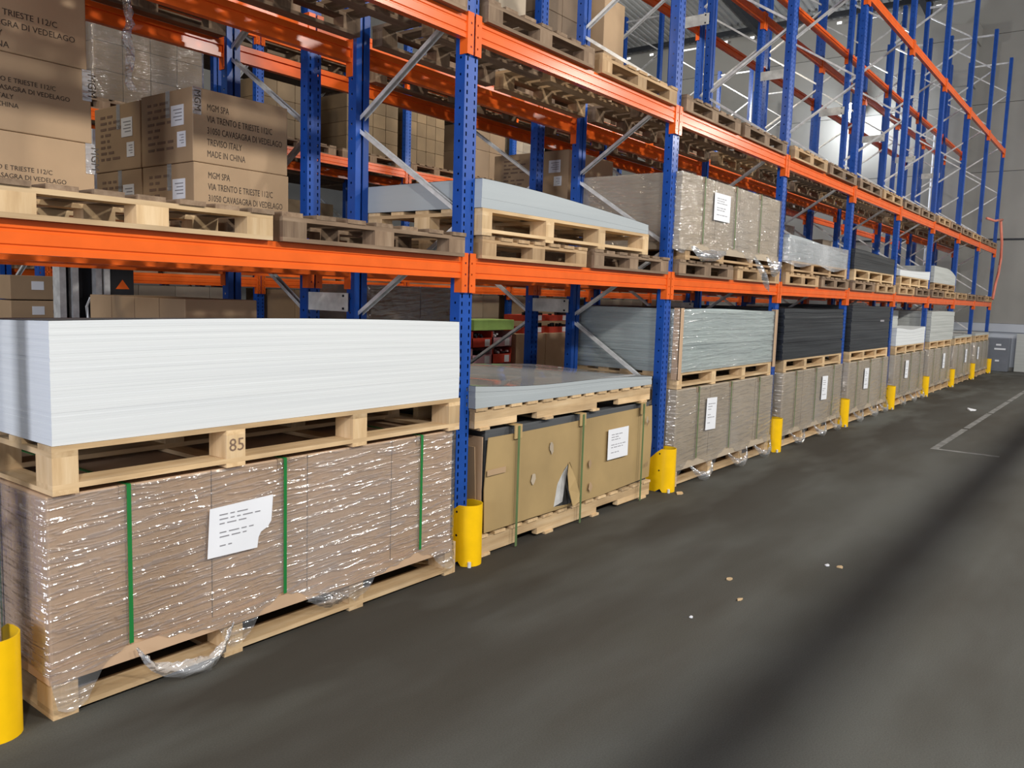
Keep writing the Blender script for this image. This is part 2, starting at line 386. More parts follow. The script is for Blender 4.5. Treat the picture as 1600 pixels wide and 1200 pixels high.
def conn_mesh(s):
    m = MB()
    # front half plate with slots, inner plate welded to the beam end
    for z0, z1 in ((-.09, -.052), (-.040, .018), (.030, .088), (.100, .158)):
        m.box(min(s*.008, s*.056), max(s*.008, s*.056), -.008, 0, z0, z1)
    m.box(min(s*.008, s*.024), max(s*.008, s*.024), -.008, 0, -.09, .158); m.box(min(s*.036, s*.056), max(s*.038, s*.056), -.008, 0, -.09, .158)
    m.box(min(s*.056, s*.066), max(s*.056, s*.066), -.008, .055, -.09, .158)
    return m.mesh('connector', 'orange')
CL, CR = conn_mesh(1), conn_mesh(-1)
def beam(x0, y, z, back, label, group):
    """beam of one bay from frame x0; back=1 turns its face to the rear"""
    t = tag(link('rack_beam', BEAM, None, (x0+BAY/2, y, z-.065), (0, 0, PI if back else 0)), label, 'rack beam', group)
    link('connector', CL, t, (-BAY/2, -.001, 0)); link('connector', CR, t, (BAY/2, -.001, 0))
    return t
LV = [1.913, 3.364, 6.06]
LN = ['lowest', 'second', 'third']
YB = 1.45; LB = [1.913, 3.60, 5.96]
nearest = 'from the left'
for i in range(0, 10):
    frame(BX(i), 0, False, 'blue upright frame of the near rack, %s frame from the left' % ORD[i], 'upright frames of the near rack')
    frame(BX(i)-.04, YB, True, 'blue upright frame of the rack behind, %s frame from the left' % ORD[i], 'upright frames of the second rack')
for i in range(0, 9):
    for k, z in enumerate(LV):
        beam(BX(i), -.012, z, 0, 'orange front beam of the near rack, %s level, %s bay from the left' % (LN[k], ORD[i]), 'front beams of the near rack')
        beam(BX(i), 1.072, z, 1, 'orange rear beam of the near rack, %s level, %s bay from the left' % (LN[k], ORD[i]), 'rear beams of the near rack')
        if k < 2 or i > 1:
            beam(BX(i)-.04, YB-.012, LB[k], 0, 'orange front beam of the rack behind, %s level, %s bay from the left' % (LN[k], ORD[i]), 'front beams of the second rack')
            beam(BX(i)-.04, YB+1.072, LB[k], 1, 'orange rear beam of the rack behind, %s level, %s bay from the left' % (LN[k], ORD[i]), 'rear beams of the second rack')
YC = 6.2; CX0 = 2.90
for j in range(-1, 8):
    frame(CX0+BAY*j, YC, False, 'blue upright frame of the far rack across the back aisle, %s from the left' % ORD[j+1], 'upright frames of the far rack')
    if j < 7:
        for k, z in enumerate((1.82, 3.64, 5.10)):
            if k == 2 and j > 4: continue
            beam(CX0+BAY*j, YC-.012, z, 0, 'orange front beam of the far rack, %s level, %s bay from the left' % (LN[k], ORD[j+1]), 'front beams of the far rack')
            if k < 2: beam(CX0+BAY*j, YC+1.072, z, 1, 'orange rear beam of the far rack, %s level, %s bay from the left' % (LN[k], ORD[j+1]), 'rear beams of the far rack')
# spacer plates between the two back-to-back racks
for i in range(1, 9):
    for z, nm in ((1.665, 'low'), (5.12, 'high')):
        t = tag(bx('row_spacer', BX(i)-.085, BX(i)-.079, 1.02, YB+.06, z-.065, z+.065, 'plate'), 'pale %s spacer plate tying the back-to-back racks at the %s frame from the left' % (nm, ORD[i]), 'plate', 'row spacer plates')
        for yy in (-.20, .20):
            for zz in (-.045, .045): bx('bolt', -.009, -.003, yy-.008, yy+.008, zz-.008, zz+.008, 'black', t)

# yellow post guards
def guard_mesh():
    pl = []; cx, cy, R = .015, -.045, .095
    pl.append((cx-R, .105)); pl.append((cx-R, .05)); pl.append((cx-R, 0))
    for k in range(0, 13): a = PI+PI*k/12; pl.append((cx+R*math.cos(a), cy+R*math.sin(a)))
    pl.append((cx+R, 0)); pl.append((cx+R, .05)); pl.append((cx+R, .105))
    m = MB(); n = len(pl); th = .006
    def inner(p, q=None):
        dx, dy = p[0]-cx, min(p[1]-cy, 0); l = math.hypot(dx, dy) or 1
        return (p[0]-dx/l*th, p[1]-dy/l*th)
    top = [.4 - max(0, (y-cy-.01))*.95 if k < n//2 else .4 - max(0, y-cy-.08)*.6 for k, (x, y) in enumerate(pl)]
    zb = .0
    for k, (x, y) in enumerate(pl):
        ix, iy = inner((x, y)); b = .03 if k in (3, 15) else zb
        m.v += [(x, y, b), (x, y, top[k]), (ix, iy, top[k]), (ix, iy, b)]
    for k in range(n-1):
        a, b = 4*k, 4*k+4
        for j in range(4): m.f.append((a+j, a+(j+1) % 4, b+(j+1) % 4, b+j)[::-1])
    m.f.append((0, 1, 2, 3)); m.f.append((4*n-1, 4*n-2, 4*n-3, 4*n-4))
    return m.mesh('guard_shell', 'yellow', True)
GM = guard_mesh()
_b = bmesh.new(); _b.from_mesh(GM); bmesh.ops.recalc_face_normals(_b, faces=_b.faces); _b.to_mesh(GM); _b.free()
GM.set_sharp_from_angle(angle=math.radians(35))
BOLT = MB().tube([(0, 0, 0), (0, 0, .035)], .012, 8).mesh('anchor_bolt', 'zinc')
HOLE = MB().tube([(-.002, 0, 0), (.002, 0, 0)], .008, 8).mesh('bolt_hole', 'black')
BPL = MB().box(-.085, .115, -.10, .10, .0005, .006).mesh('guard_plate', 'zinc')
for i in range(0, 10):
    t = thing('post_guard', 'yellow curved steel guard at the foot of the %s front post from the left' % ORD[i], 'post guard', (BX(i), -.008, 0), 0, 'yellow post guards along the aisle')
    link('guard_shell', GM, t); link('anchor_bolt', BOLT, t, (-.055, -.125, 0))
    if i < 7:
        link('bolt_hole', HOLE, t, (-.0795, -.03, .355)); link('bolt_hole', HOLE, t, (-.0795, -.03, .2))

# ------------------------------------------------------------------ pallets
PC = {}
def pallet(kind, L, W, x, y, z, label, group=None, wd='new', H=.19, n=4, rz=0.0, gap=False, mark=None, deck=None):
    """x, y, z = front left bottom corner. Every board and block is a part."""
    t = thing('pallet', label, 'pallet', (x, y, z), rz, group)
    X, Y, Z = wd+'x', wd+'y', wd+'z'
    b = lambda nm, a, c, e, f, g, h, m: bx(nm, a, c, e, f, g, h, m, t)
    if kind == 'big':       # skids, runners, blocks, stringers, deck
        bw = .10 if n == 4 else .12; bl = H-.088
        xs = [k*(L-bw)/(n-1) for k in range(n)]; ys = [0, (W-.14)/2, W-.14]
        for a in xs:
            b('bottom_board', a, a+bw, 0, W, 0, .020, Y)
            b('stringer', a, a+bw, 0, W, .044+bl-.001, .066+bl, Y)
            for e in ys: b('block', a, a+bw, e, e+.14, .042, .043+bl, Z)
        for e in ys: b('runner', 0, L, e, e+.14, .020, .042, X)
        q = 5
        for k in range(q):
            e = k*(W-.12)/(q-1); b('deck_board', 0, L, e, e+.12, .066+bl, H, X)
    elif kind == 'eur':     # boards of the deck run front to back
        xs = [0, (L-.145)/2, L-.145]; ys = [0, (W-.10)/2, W-.10]
        for a in xs:
            for e in ys: b('block', a, a+.145, e, e+.10, .021, .1, Z)
        for e in ys: b('bottom_board', 0, L, e, e+.10, 0, .021, X) if wd != 'old' or True else None
        for e in ys: b('stringer', 0, L, e, e+.10, .1, .122, X)
        q = 7; dw = .125
        for k in range(q):
            a = k*(L-dw)/(q-1); j = random.uniform(-.012, .008)
            b('deck_board', a, a+dw, j, W+.004, .122, .144, deck or Y)
    elif kind == 'notch':
        H = .15
        ys = [0, (W-.045)/2, W-.045]
        for e in ys:
            b('stringer', 0, L, e, e+.045, .066, .13, X)
            for a, c in ((0, .19*L), (.29*L, .63*L), (.77*L, L)): b('stringer_foot', a, c, e, e+.045, .018, .066, X)
        for a in (.02*L, .33*L, .60*L, .93*L): b('bottom_board', a, a+.10, -.01, W, 0, .018, Y)
        q = 13
        for k in range(q):
            a = k*(L-.12)/(q-1); b('deck_board', a, a+.12, -.01, W+.005, .13, .15, Y)
    if mark: text(mark, .085, 'inkbrown', t, (xs[1]+.012, -.0015, .075), FR, 'marking')
    return t

# ------------------------------------------------------------------ stacks of sheets
def stack(name, x0, x1, y0, y1, z0, z1, mat, label, cat='sheets', layers=40, amp=.004, topf=None, topmat=None, nx=24, ny=8, group=None, wob=0.0, fill=.86):
    """stack of sheets: its sides are stepped layer by layer, its top follows topf(u, v)"""
    t = thing(name, label, cat, (x0, y0, z0), 0, group)
    Lx, Ly, H = x1-x0, y1-y0, z1-z0
    ring = [(k/nx, 0) for k in range(nx)]+[(1, k/ny) for k in range(ny)]+[(1-k/nx, 1) for k in range(nx)]+[(0, 1-k/ny) for k in range(ny)]
    topf = topf or (lambda u, v: 0)
    v, f = [], []; n = len(ring); rows = []
    for l in range(layers):
        ox, oy = random.gauss(0, amp), random.gauss(0, amp)
        for zz in (l/layers, (l+fill)/layers):
            rows.append((zz, ox, oy))
    rows.append((1, 0, 0))
    for zz, ox, oy in rows:
        for (a, b2) in ring:
            s = topf(a, b2)*zz
            e = math.sin(zz*PI*1.3+.4)*wob
            v.append((a*Lx+(1 if a > .5 else -1)*(abs(ox) if (a in (0, 1)) else 0)*-1 + (e if a > .99 else 0), b2*Ly+(abs(oy) if b2 == 0 else (-abs(oy) if b2 == 1 else 0)), zz*H+s))
    for k in range(len(rows)-1):
        for j in range(n): f.append((k*n+j, k*n+(j+1) % n, (k+1)*n+(j+1) % n, (k+1)*n+j))
    me = bpy.data.meshes.new('sheets'); me.from_pydata(v, [], f); me.materials.append(M[mat])
    o = link('sheets', me, t); o['kind'] = 'stuff'
    # top sheet
    v, f = [], []
    for b2 in range(ny+1):
        for a in range(nx+1): v.append((a/nx*Lx, b2/ny*Ly, H+topf(a/nx, b2/ny)+.0015))
    for b2 in range(ny):
        for a in range(nx): f.append((b2*(nx+1)+a, b2*(nx+1)+a+1, (b2+1)*(nx+1)+a+1, (b2+1)*(nx+1)+a))
    f.append(tuple(range(0)) or (0, 1, nx+2, nx+1)) if False else None
    me = bpy.data.meshes.new('top_sheet'); me.from_pydata(v, [], f); me.materials.append(M[topmat or mat]); me.polygons.foreach_set('use_smooth', [True]*len(me.polygons))
    link('top_sheet', me, t)
    return t

# ------------------------------------------------------------------ stretch film
def film_shell(parent, x0, x1, y0, y1, z0, z1, bottom, mat='film', off=.012, top=False, seed=0):
    """wall of film round the front, left and right faces; bottom(u) gives its ragged lower edge on the front"""
    rnd = random.Random(seed); v, f = [], []; nx = 90; nz = 14
    path = [(x0-off, y1-(y1-y0)*k/8, None) for k in range(8)]+[(x0-off+(x1-x0+2*off)*k/nx, y0-off, k/nx) for k in range(nx+1)]+[(x1+off, y0+(y1-y0)*k/8, None) for k in range(1, 9)]
    for (x, y, uu) in path:
        zb_ = z0+bottom(uu) if uu is not None else z0+.0
        fl_ = max(0, (z0-zb_))
        for k in range(nz+1):
            s = k/nz; z = z1+(zb_-z1)*s
            out = 0
            if uu is not None:
                hang = max(0, (z0+.03-z)); out = hang*.25*math.sin(uu*37+seed)+rnd.uniform(-.0015, .0015)
                v.append((x, y-abs(out)*.6, z))
            else: v.append((x-(off*.3 if x < x0 else 0), y, z))
    n = nz+1
    for i in range(len(path)-1):
        for k in range(nz): f.append((i*n+k, i*n+k+1, (i+1)*n+k+1, (i+1)*n+k))
    me = bpy.data.meshes.new('stretch_film'); me.from_pydata(v, [], f); me.materials.append(M[mat]); me.polygons.foreach_set('use_smooth', [True]*len(me.polygons))
    return link('stretch_film', me, parent)
def ragged(seed, blocks, deep=.17, hi=.015):
    """hangs low over the blocks (u positions) and arches between them"""
    r = random.Random(seed); ph = [r.uniform(0, 6) for _ in range(4)]
    def fn(u):
        dmin = min(abs(u-b) for b in blocks)
        a = max(0, 1-dmin/.11)
        n = .012*math.sin(u*90+ph[0])+.010*math.sin(u*47+ph[1])+.018*math.sin(u*19+ph[2])
        return hi-(deep*a**1.4)+n*.8
    return fn

# paper sheet with printed rows
def paper(parent, cx, y, cz, w_, h_, seed=0, torn=False, rot=0.0, name='paper_label'):
    t = None
    pts = [(-w_/2, -h_/2), (w_/2, -h_/2), (w_/2, h_/2), (-w_/2, h_/2)]
    if torn: pts = [(-w_*.52, -h_*.48), (w_*.24, -h_*.50), (w_*.26, -h_*.30), (w_*.30, -h_*.20), (w_*.36, -h_*.16), (w_*.41, -h_*.13), (w_*.47, -h_*.02), (w_*.5, h_*.5), (-w_*.48, h_*.46)]
    m = MB(); n = len(pts); m.v = [(a, -.001, b) for a, b in pts]+[(a, 0, b) for a, b in pts]
    m.f = [tuple(range(n)), tuple(range(2*n-1, n-1, -1))]+[(k, k+n, (k+1) % n+n, (k+1) % n) for k in range(n)]
    t = link(name, m.mesh(name, 'paper'), parent, (cx, y, cz), (0, rot, 0))
    r = random.Random(seed); g = MB(); rows = 8
    for k in range(rows):
        if k in (3, 6): continue
        z = h_*(.30-k*.085); x = -w_*.34
        for q in range(r.randint(2, 5)):
            l = w_*r.uniform(.05, .17); 
            if x+l > w_*.36 or (torn and z < -.1*h_ and x+l > .2*w_): break
            g.box(x, x+l, -.0025, -.0012, z, z+h_*.022); x += l+w_*.04
    link('printed_rows', g.mesh('printed_rows', 'inkgrey'), t)
    return t
def strap(parent, x, y0, z0, z1, W, mat='strap', w_=.018, off=.016, prot=True, flush=True):
    m = MB(); m.box(x-w_/2, x+w_/2, y0-off-.002, y0-off, z0, z1+.004); m.box(x-w_/2, x+w_/2, y0-off, y0+W, z1+.002, z1+.005)
    link('strap', m.mesh('strap', mat), parent)
    if prot:
        g = MB(); g.box(x-.035, x+.035, y0-.006, y0-.001, z1-.05, z1+.001); g.box(x-.035, x+.035, y0-.006, y0+.05, z1+.001, z1+.0018)
        link('corner_pad', g.mesh('corner_pad', 'card'), parent)

def crate(x0, x1, y0, y1, z0, z1, label, straps, lab, mat='card_pink', fm='film', seed=0, group=None, deep=.17, blocks=(0.02, .34, .66, .98), strapmat='strap', bottom=None, torn=False, lw=(.34, .24), rot=0):
    t = thing('wrapped_crate', label, 'crate', (0, 0, 0), 0, group)
    t.location = (x0, y0, z0); X, Y, Z = x1-x0, y1-y0, z1-z0
    n = 5
    body = bx('carton_body', 0, X, 0, Y, 0, Z, mat, t, .008)
    sk = MB(); sk.box(-.004, X+.004, -.010, -.001, -.045, .02); sk.box(-.010, -.001, -.004, Y, -.045, .02); link('carton_skirt', sk.mesh('carton_skirt', mat), t)
    seam = MB()
    for a in (.30, .53, .78): seam.box(a*X, a*X+.004, -.0012, .0, .0, Z)
    link('flap_seam', seam.mesh('flap_seam', 'card_dark'), t)
    film_shell(t, 0, X, 0, Y, 0, Z, bottom or ragged(seed, blocks, deep), fm, seed=seed)
    for s in straps: strap(t, s-x0, 0, .03, Z, Y, strapmat)
    if lab: paper(t, lab[0]-x0, -.020, lab[1]-z0, lw[0], lw[1], seed, torn, rot)
    return t

# ---- first bay
pallet('big', 2.42, 1.16, -2.60, -.12, 0, 'new light wood pallet on the floor under the film-wrapped crate, first bay from the left', 'pallets on the floor', 'new', .20)
def bot0(u):
    K = [(0, -.02), (.012, -.17), (.055, -.15), (.085, -.04), (.13, .03), (.145, .045), (.20, .01), (.27, -.02), (.31, -.03), (.335, -.15), (.37, -.13), (.40, -.04), (.465, .04), (.53, -.02), (.60, -.05), (.655, -.13), (.69, -.12), (.72, -.04), (.78, -.02), (.86, .015), (.92, -.03), (.955, -.13), (1, -.15)]
    for (a, b), (c, e) in zip(K, K[1:]):
        if a <= u <= c: return b+(e-b)*(u-a)/(c-a)+.007*math.sin(u*140)
    return 0
cr = crate(-2.605, -.235, -.125, 1.03, .20, .915, 'large film-wrapped cardboard crate with green straps and torn white paper, nearest on the floor', (-2.285, -1.495, -.524), (-1.745, .628), bottom=bot0, torn=True, seed=3, lw=(.35, .245), rot=.0)
strap(cr, 0, 0, 0, 0, 0) if False else None
g = MB(); g.box(-.012, -.009, .42, .435, .0, .71); link('strap', g.mesh('strap', 'strapdull'), cr)
# loose hanging film under the first crate
def loose_film(name, pts, dpt, label, wid=.05, mat='film_milky'):
    """crumpled tail of film hanging as a swag through pts"""
    v, f = [], []; r = random.Random(len(pts)*7+int(pts[0][0]*10)); n = 7; P = []
    for (a, b2) in zip(pts, pts[1:]):
        for k in range(6): P.append(tuple(a[q]+(b2[q]-a[q])*k/6 for q in range(3)))
    P.append(pts[-1])
    for i, p in enumerate(P):
        s = math.sin(PI*i/(len(P)-1)); wl = wid*(.35+s)
        for k in range(n):
            q = k/(n-1); v.append((p[0]+r.uniform(-.006, .006), p[1]-.03*math.sin(q*PI)*s+r.uniform(-.008, .004), p[2]+wl*(q-.5)+r.uniform(-.005, .005)))
    for i in range(len(P)-1):
        for k in range(n-1): f.append((i*n+k, i*n+k+1, (i+1)*n+k+1, (i+1)*n+k))
    me = bpy.data.meshes.new(name); me.from_pydata(v, [], f); me.materials.append(M[mat]); me.polygons.foreach_set('use_smooth', [True]*len(me.polygons))
    return me
def tail(par, pts, wid=.05, mat='film_milky'):
    o = link('film_tail', loose_film('film_tail', pts, 0, '', wid, mat), par); o.location = tuple(-Vector(par.location)); return o
tail(cr, [(-2.27, -.15, .20), (-2.20, -.17, .10), (-2.08, -.18, .05), (-1.95, -.18, .035), (-1.86, -.16, .08), (-1.80, -.15, .17)], .06)
tail(cr, [(-1.36, -.14, .16), (-1.22, -.15, .12), (-1.08, -.14, .10)], .06)
pallet('big', 2.385, 1.18, -2.59, -.15, .92, 'new light wood pallet marked 85 between the nearest crate and the white sheets', None, 'new', .195, mark='85')
stack('sheet_stack', -2.585, -.215, -.145, 1.02, 1.116, 1.60, 'white_sheet', 'tall stack of white boards on a wooden pallet at left', 'sheets', 34, .0007, lambda u, v: .010*math.sin(u*3.1+v)-.020*u*u-.048*v, 'dark_top', wob=.006, fill=.97)
br = link('angle_bracket', MB().box(0, .16, 0, .03, .0, .003).mesh('angle_bracket', 'zinc'), None, (-2.36, .05, .975), (0, -.5, 0)) if False else None

# ---- second bay: open-topped carton on notched pallet, frosted sheets above
pallet('notch', 2.42, 1.05, .10, -.05, 0, 'light wood notched pallet on the floor under the torn cardboard box', None, 'new')
t = thing('carton_crate', 'long cardboard box with a torn hole, dull green straps and white paper, on the floor', 'crate', (.18, -.05, .15))
bx('board_load', .03, 2.32, .03, 1.02, 0, .70, 'dark_top', t, .004)
def panel():
    b = bmesh.new(); Lx, Hz = 2.33, .655
    outer = [(0, 0), (.5, .005), (1.0, .0), (1.5, -.004), (2.33, .02), (2.355, .35), (2.33, .66), (1.7, .655), (1.0, .65), (.4, .645), (.02, .645), (-.01, .3)]
    hole = [(.80, .03), (.84, .20), (.93, .30), (1.00, .345), (1.03, .30), (1.07, .20), (1.13, .08), (1.17, .03), (1.0, .015)]
    es = []
    for loop in (outer, hole):
        vs = [b.verts.new((x, -.004-.012*math.sin(x*2.2), z)) for x, z in loop]
        es += [b.edges.new((vs[k], vs[(k+1) % len(vs)])) for k in range(len(vs))]
    bmesh.ops.triangle_fill(b, edges=es, use_beauty=True)
    me = bpy.data.meshes.new('front_panel'); b.to_mesh(me); b.free(); me.materials.append(M['card_yel'])
    return me
o = link('front_panel', panel(), t, (0, 0, .01)); md = o.modifiers.new('s', 'SOLIDIFY'); md.thickness = .006; md.offset = 0
fm_ = MB(); fm_.v = [(.98, -.02, .355), (1.06, -.035, .22), (1.13, -.03, .09), (1.10, -.05, .03), (.99, -.065, .02), (.95, -.05, .15), (.955, -.03, .27)]; fm_.f = [(0, 1, 6), (1, 5, 6), (1, 2, 5), (2, 4, 5), (2, 3, 4)]
o = link('torn_flap', fm_.mesh('torn_flap', 'card_yel'), t); md = o.modifiers.new('s', 'SOLIDIFY'); md.thickness = .004
ff = MB(); ff.v = [(.80, .012, .02), (.95, .004, .05), (1.0, .0, .33), (.9, .006, .24)]; ff.f = [(0, 1, 2, 3)]
link('foil_lining', ff.mesh('foil_lining', 'zinc'), t)
bx('side_panel', -.012, -.004, .02, 1.02, .03, .66, 'card_pink', t); bx('side_flap', -.05, -.043, .04, .30, .02, .60, 'card', t, 0, (0, -.06, 0))
bx('side_panel', 2.335, 2.343, .02, 1.02, .03, .66, 'card_pink', t)
bx('tape_strip', .0, .20, -.0215, -.0195, .40, .44, 'card', t)
for x in (.32, 1.145, 2.11):
    m = MB(); m.box(x-.011, x+.011, -.038, -.035, -.145, .705); m.box(x-.011, x+.011, -.035, 1.02, .705, .708); link('strap', m.mesh('strap', 'strapdull'), t)
    g = MB(); g.box(x-.04, x+.04, -.033, -.024, .62, .712); g.box(x-.04, x+.04, -.033, .05, .712, .716); link('corner_pad', g.mesh('corner_pad', 'card_yel'), t)
paper(t, 1.71, -.024, .415, .33, .25, 5)
r_ = random.Random(4)
for k, (x, z, w_) in enumerate(((.74, .50, .05), (1.28, .30, .04), (.52, .30, .05), (1.30, .11, .05), (2.2, .56, .03))):
    m = MB(); q = 9; m.v = [(w_*.6*math.cos(2*PI*a/q)*r_.uniform(.6, 1.1), 0, w_*math.sin(2*PI*a/q)*r_.uniform(.6, 1.1)) for a in range(q)]; m.f = [tuple(range(q))]
    link('scuff', m.mesh('scuff', 'card' if k % 2 else 'card_grey'), t, (x, -.0255, z))
sc = MB()
for k in range(4): sc.box(2.205+k*.012, 2.21+k*.012, -.0225, -.0215, .50+k*.01, .56-k*.005)
for k in range(3): sc.box(2.20+k*.02, 2.205+k*.02, -.0225, -.0215, .14, .17+k*.006)
link('scribbles', sc.mesh('scribbles', 'inkbrown'), t)
pallet('notch', 2.39, 1.06, .06, -.05, .862, 'light wood notched pallet between the torn cardboard box and the frosted sheets', None, 'new')
stack('sheet_stack', .05, 2.46, -.06, 1.04, 1.013, 1.085, 'clear_sheet', 'low glossy stack of frosted plastic sheets on pallet over the torn box', 'sheets', 4, .0015, lambda u, v: .075*(1-u)**1.3+.05*v*math.sin(u*3.1)-.012*math.sin(u*6.5)+.01*math.sin(v*5+u*9)*v, 'glossy_sheet', 40, 16, fill=.99)

# ---- third bay
def bays():
    out = []
    ext = {2: (2.95, 5.42), 3: (5.78, 8.20), 4: (8.55, 10.86), 5: (11.36, 13.75), 6: (14.22, 16.62), 7: (17.0, 19.35), 8: (19.85, 22.15)}
    desc = {2: 'grey sheets', 3: 'left black sheets', 4: 'right black sheets', 5: 'short white boards', 6: 'pale grey boards', 7: 'bare pallet', 8: 'last pallet'}
    for i, (a, b) in ext.items():
        pallet('big', b-a, 1.12, a, -.06, 0, 'light wood pallet on the floor under the wrapped crate, %s bay from the left' % ORD[i], 'pallets on the floor', 'new', .20)
        L = b-a
        lx = {2: .30, 3: .655, 4: .40, 5: .36, 6: .62, 7: .63, 8: .2}[i]
        c_ = crate(a-.01, b+.01, -.07, 1.06, .20, .925, 'film-wrapped greyish cardboard crate with white paper on the floor, %s bay from the left' % ORD[i],
              (a+.18*L, a+.5*L, a+.82*L), (a+lx*L, .64), 'card_grey', 'film_soft', seed=i*5+1, group='wrapped crates on the floor', deep=.14, strapmat='strapdull', lw=(.24, .32), rot=.03)
        if i < 6:
            for q in range(3):
                x = a+L*(.12+.33*q)+.1*(q % 2)
                tail(c_, [(x, -.10, .17), (x+.12, -.14, .07), (x+.28, -.15, .04), (x+.42, -.13, .08), (x+.5, -.10, .18)], .07)
        pallet('big', L-.06, 1.10, a+.0, -.06, .93, 'light wood pallet carried by the %s crate, under the %s' % ({2: 'third', 3: 'fourth', 4: 'fifth', 5: 'sixth', 6: 'seventh', 7: 'eighth', 8: 'ninth'}[i], desc[i]), 'upper pallets at waist height', 'new', .15 if i < 7 else .16)
bays()
st = stack('sheet_stack', 2.93, 5.40, -.06, 1.04, 1.082, 1.672, 'grey_sheet', 'tall stack of pale green-grey sheets with brown corner strips', 'sheets', 26, .006, lambda u, v: .010*math.sin(u*5), 'black_sheet')
film_shell(st, 0, 2.47, 0, 1.1, 0, .585, lambda u: .0, 'film_soft', seed=9)
for x in (-.012, 2.44):
    g = MB(); g.box(x, x+.075, -.016, -.010, -.06, .60); g.box(x if x < 0 else x+.045, x+.006 if x < 0 else x+.051, -.016, .05, -.06, .60); link('corner_strip', g.mesh('corner_strip', 'card_pink'), st)
stack('sheet_stack', 5.72, 8.14, -.06, 1.03, 1.082, 1.70, 'black_sheet', 'tall stack of black rubber-like sheets, the left one of two', 'sheets', 24, .007, lambda u, v: .004*math.sin(u*9), nx=40)
bk = stack('sheet_stack', 8.55, 10.82, -.06, 1.03, 1.082, 1.755, 'black_sheet', 'tall stack of black rubber-like sheets, the right one of two', 'sheets', 26, .006, lambda u, v: .004*math.sin(u*7), nx=40)
bx('paper_tag', 1.62, 1.86, -.004, -.002, .43, .46, 'inkgrey', bk)
stack('sheet_stack', 11.36, 13.70, -.06, .40, 1.082, 1.375, 'white_sheet', 'short white stack of boards in front of a taller beige one', 'sheets', 14, .003, lambda u, v: .02*math.cos(u*6.2))
stack('sheet_stack', 11.30, 13.66, .44, 1.03, 1.082, 1.69, 'lightgrey_sheet', 'beige-grey stack of boards behind the short white stack', 'sheets', 20, .003)
stack('sheet_stack', 14.2, 16.70, -.06, 1.03, 1.082, 1.69, 'lightgrey_sheet', 'pale grey stack of boards, rightmost stack at waist height', 'sheets', 20, .003, lambda u, v: .01*math.sin(u*3))
stack('sheet_stack', 16.98, 19.3, -.06, 1.03, 1.092, 1.14, 'lightgrey_sheet', 'thin layer of pale boards on the pallet in the eighth bay', 'sheets', 3, .003)
stack('sheet_stack', 19.85, 22.1, -.06, 1.03, 1.092, 1.15, 'lightgrey_sheet', 'thin layer of pale boards on the pallet in the ninth bay', 'sheets', 3, .003)

# ------------------------------------------------------------------ first beam level
ZL = LV[0]+.066
pallet('eur', 1.22, 1.02, -2.72, -.05, ZL, 'light wood pallet with brown deck boards at the left end of the first orange beam', None, 'new', deck='oldy')
pallet('eur', 1.36, 1.02, -1.45, -.06, ZL, 'dark worn pallet on the beam left of the second blue post', None, 'old')
k_ = 0
def lp(i): return 'worn wooden pallet on the lowest beams, %s bay from the left, %s of two'
for i in range(1, 9):
    for q in range(2):
        a = BX(i)+.09+q*1.35; kd = 'mid' if (i+q) % 2 else 'old'
        pallet('eur', 1.24, 1.02, a, -.05, ZL, 'worn pallet resting on the lowest orange beams, %s bay from the left, %s one' % (ORD[i], ('left', 'right')[q]), 'pallets on the lowest beams', kd)
for i in range(0, 9):
    for q in range(2):
        a = BX(i)+.09+q*1.35
        pallet('eur', 1.24, 1.04, a, -.06+.01*(i % 3), LV[1]+.066, 'worn pallet resting on the second-level beams, %s bay from the left, %s one' % (ORD[i], ('left', 'right')[q]), 'pallets on the second beams', 'mid' if (i*2+q) % 3 == 0 else 'old')
for i in range(0, 6):
    for q in range(2):
        if i in (1,) and q == 0: continue
        a = BX(i)+.06+q*1.35
        pallet('eur', 1.24, 1.0, a, YB+.02, LB[1]+.066, 'worn pallet on the second level of the rack behind, %s bay, %s one' % (ORD[i], ('left', 'right')[q]), 'pallets high on the second rack', 'old')
Z2 = ZL+.146
pallet('big', 2.20, 1.05, .07, -.06, Z2, 'new pale pallet stacked under the curved grey sheets, second bay', None, 'new', .17)
ZS = Z2+.171
stack('sheet_stack', .06, 2.26, -.06, 1.02, ZS, ZS+.12, 'clear_sheet', 'curved grey-blue plastic sheets on a pale pallet above the beam', 'sheets', 3, .001, lambda u, v: .045*math.cos(u*2.6)+.015-.02*u**6, None, 30, fill=.99)
pallet('big', 2.40, 1.05, 2.98, -.06, Z2, 'light wood pallet under the wrapped crate above the beam, third bay', None, 'mid', .13)
hc = crate(2.85, 5.33, -.06, 1.04, Z2+.131, 2.90, 'film-wrapped greyish crate with green straps and white paper, standing on the beams', (3.30, 4.05, 4.72), (3.70, 2.66), 'card_grey', 'film_soft', seed=23, deep=.10, strapmat='strapdull', lw=(.38, .26), rot=.0)
tail(hc, [(4.55, -.10, 2.22), (4.72, -.13, 2.08), (4.86, -.13, 1.98), (4.98, -.12, 1.90)], .12)
tail(hc, [(4.9, -.10, 2.24), (5.05, -.12, 2.12), (5.2, -.12, 2.14), (5.35, -.11, 2.20)], .12)
tail(hc, [(3.0, -.10, 2.24), (3.2, -.12, 2.17), (3.5, -.12, 2.19), (3.8, -.1, 2.23)], .08)
pallet('big', 2.3, 1.05, 5.85, -.05, Z2, 'light pallet under the film-covered curved sheets, fourth bay above the beam', None, 'mid', .14)
s3 = stack('sheet_stack', 5.72, 8.10, -.05, 1.0, Z2+.141, Z2+.36, 'clear_sheet', 'curved pale grey sheets draped with film above the beam, fourth bay', 'sheets', 8, .002, lambda u, v: .05*math.cos(u*2.6)+.03, None, 30)
film_shell(s3, 0, 2.38, 0, 1.0, 0, .26, lambda u: -.04-.03*math.sin(u*11), 'film_milky', seed=31)
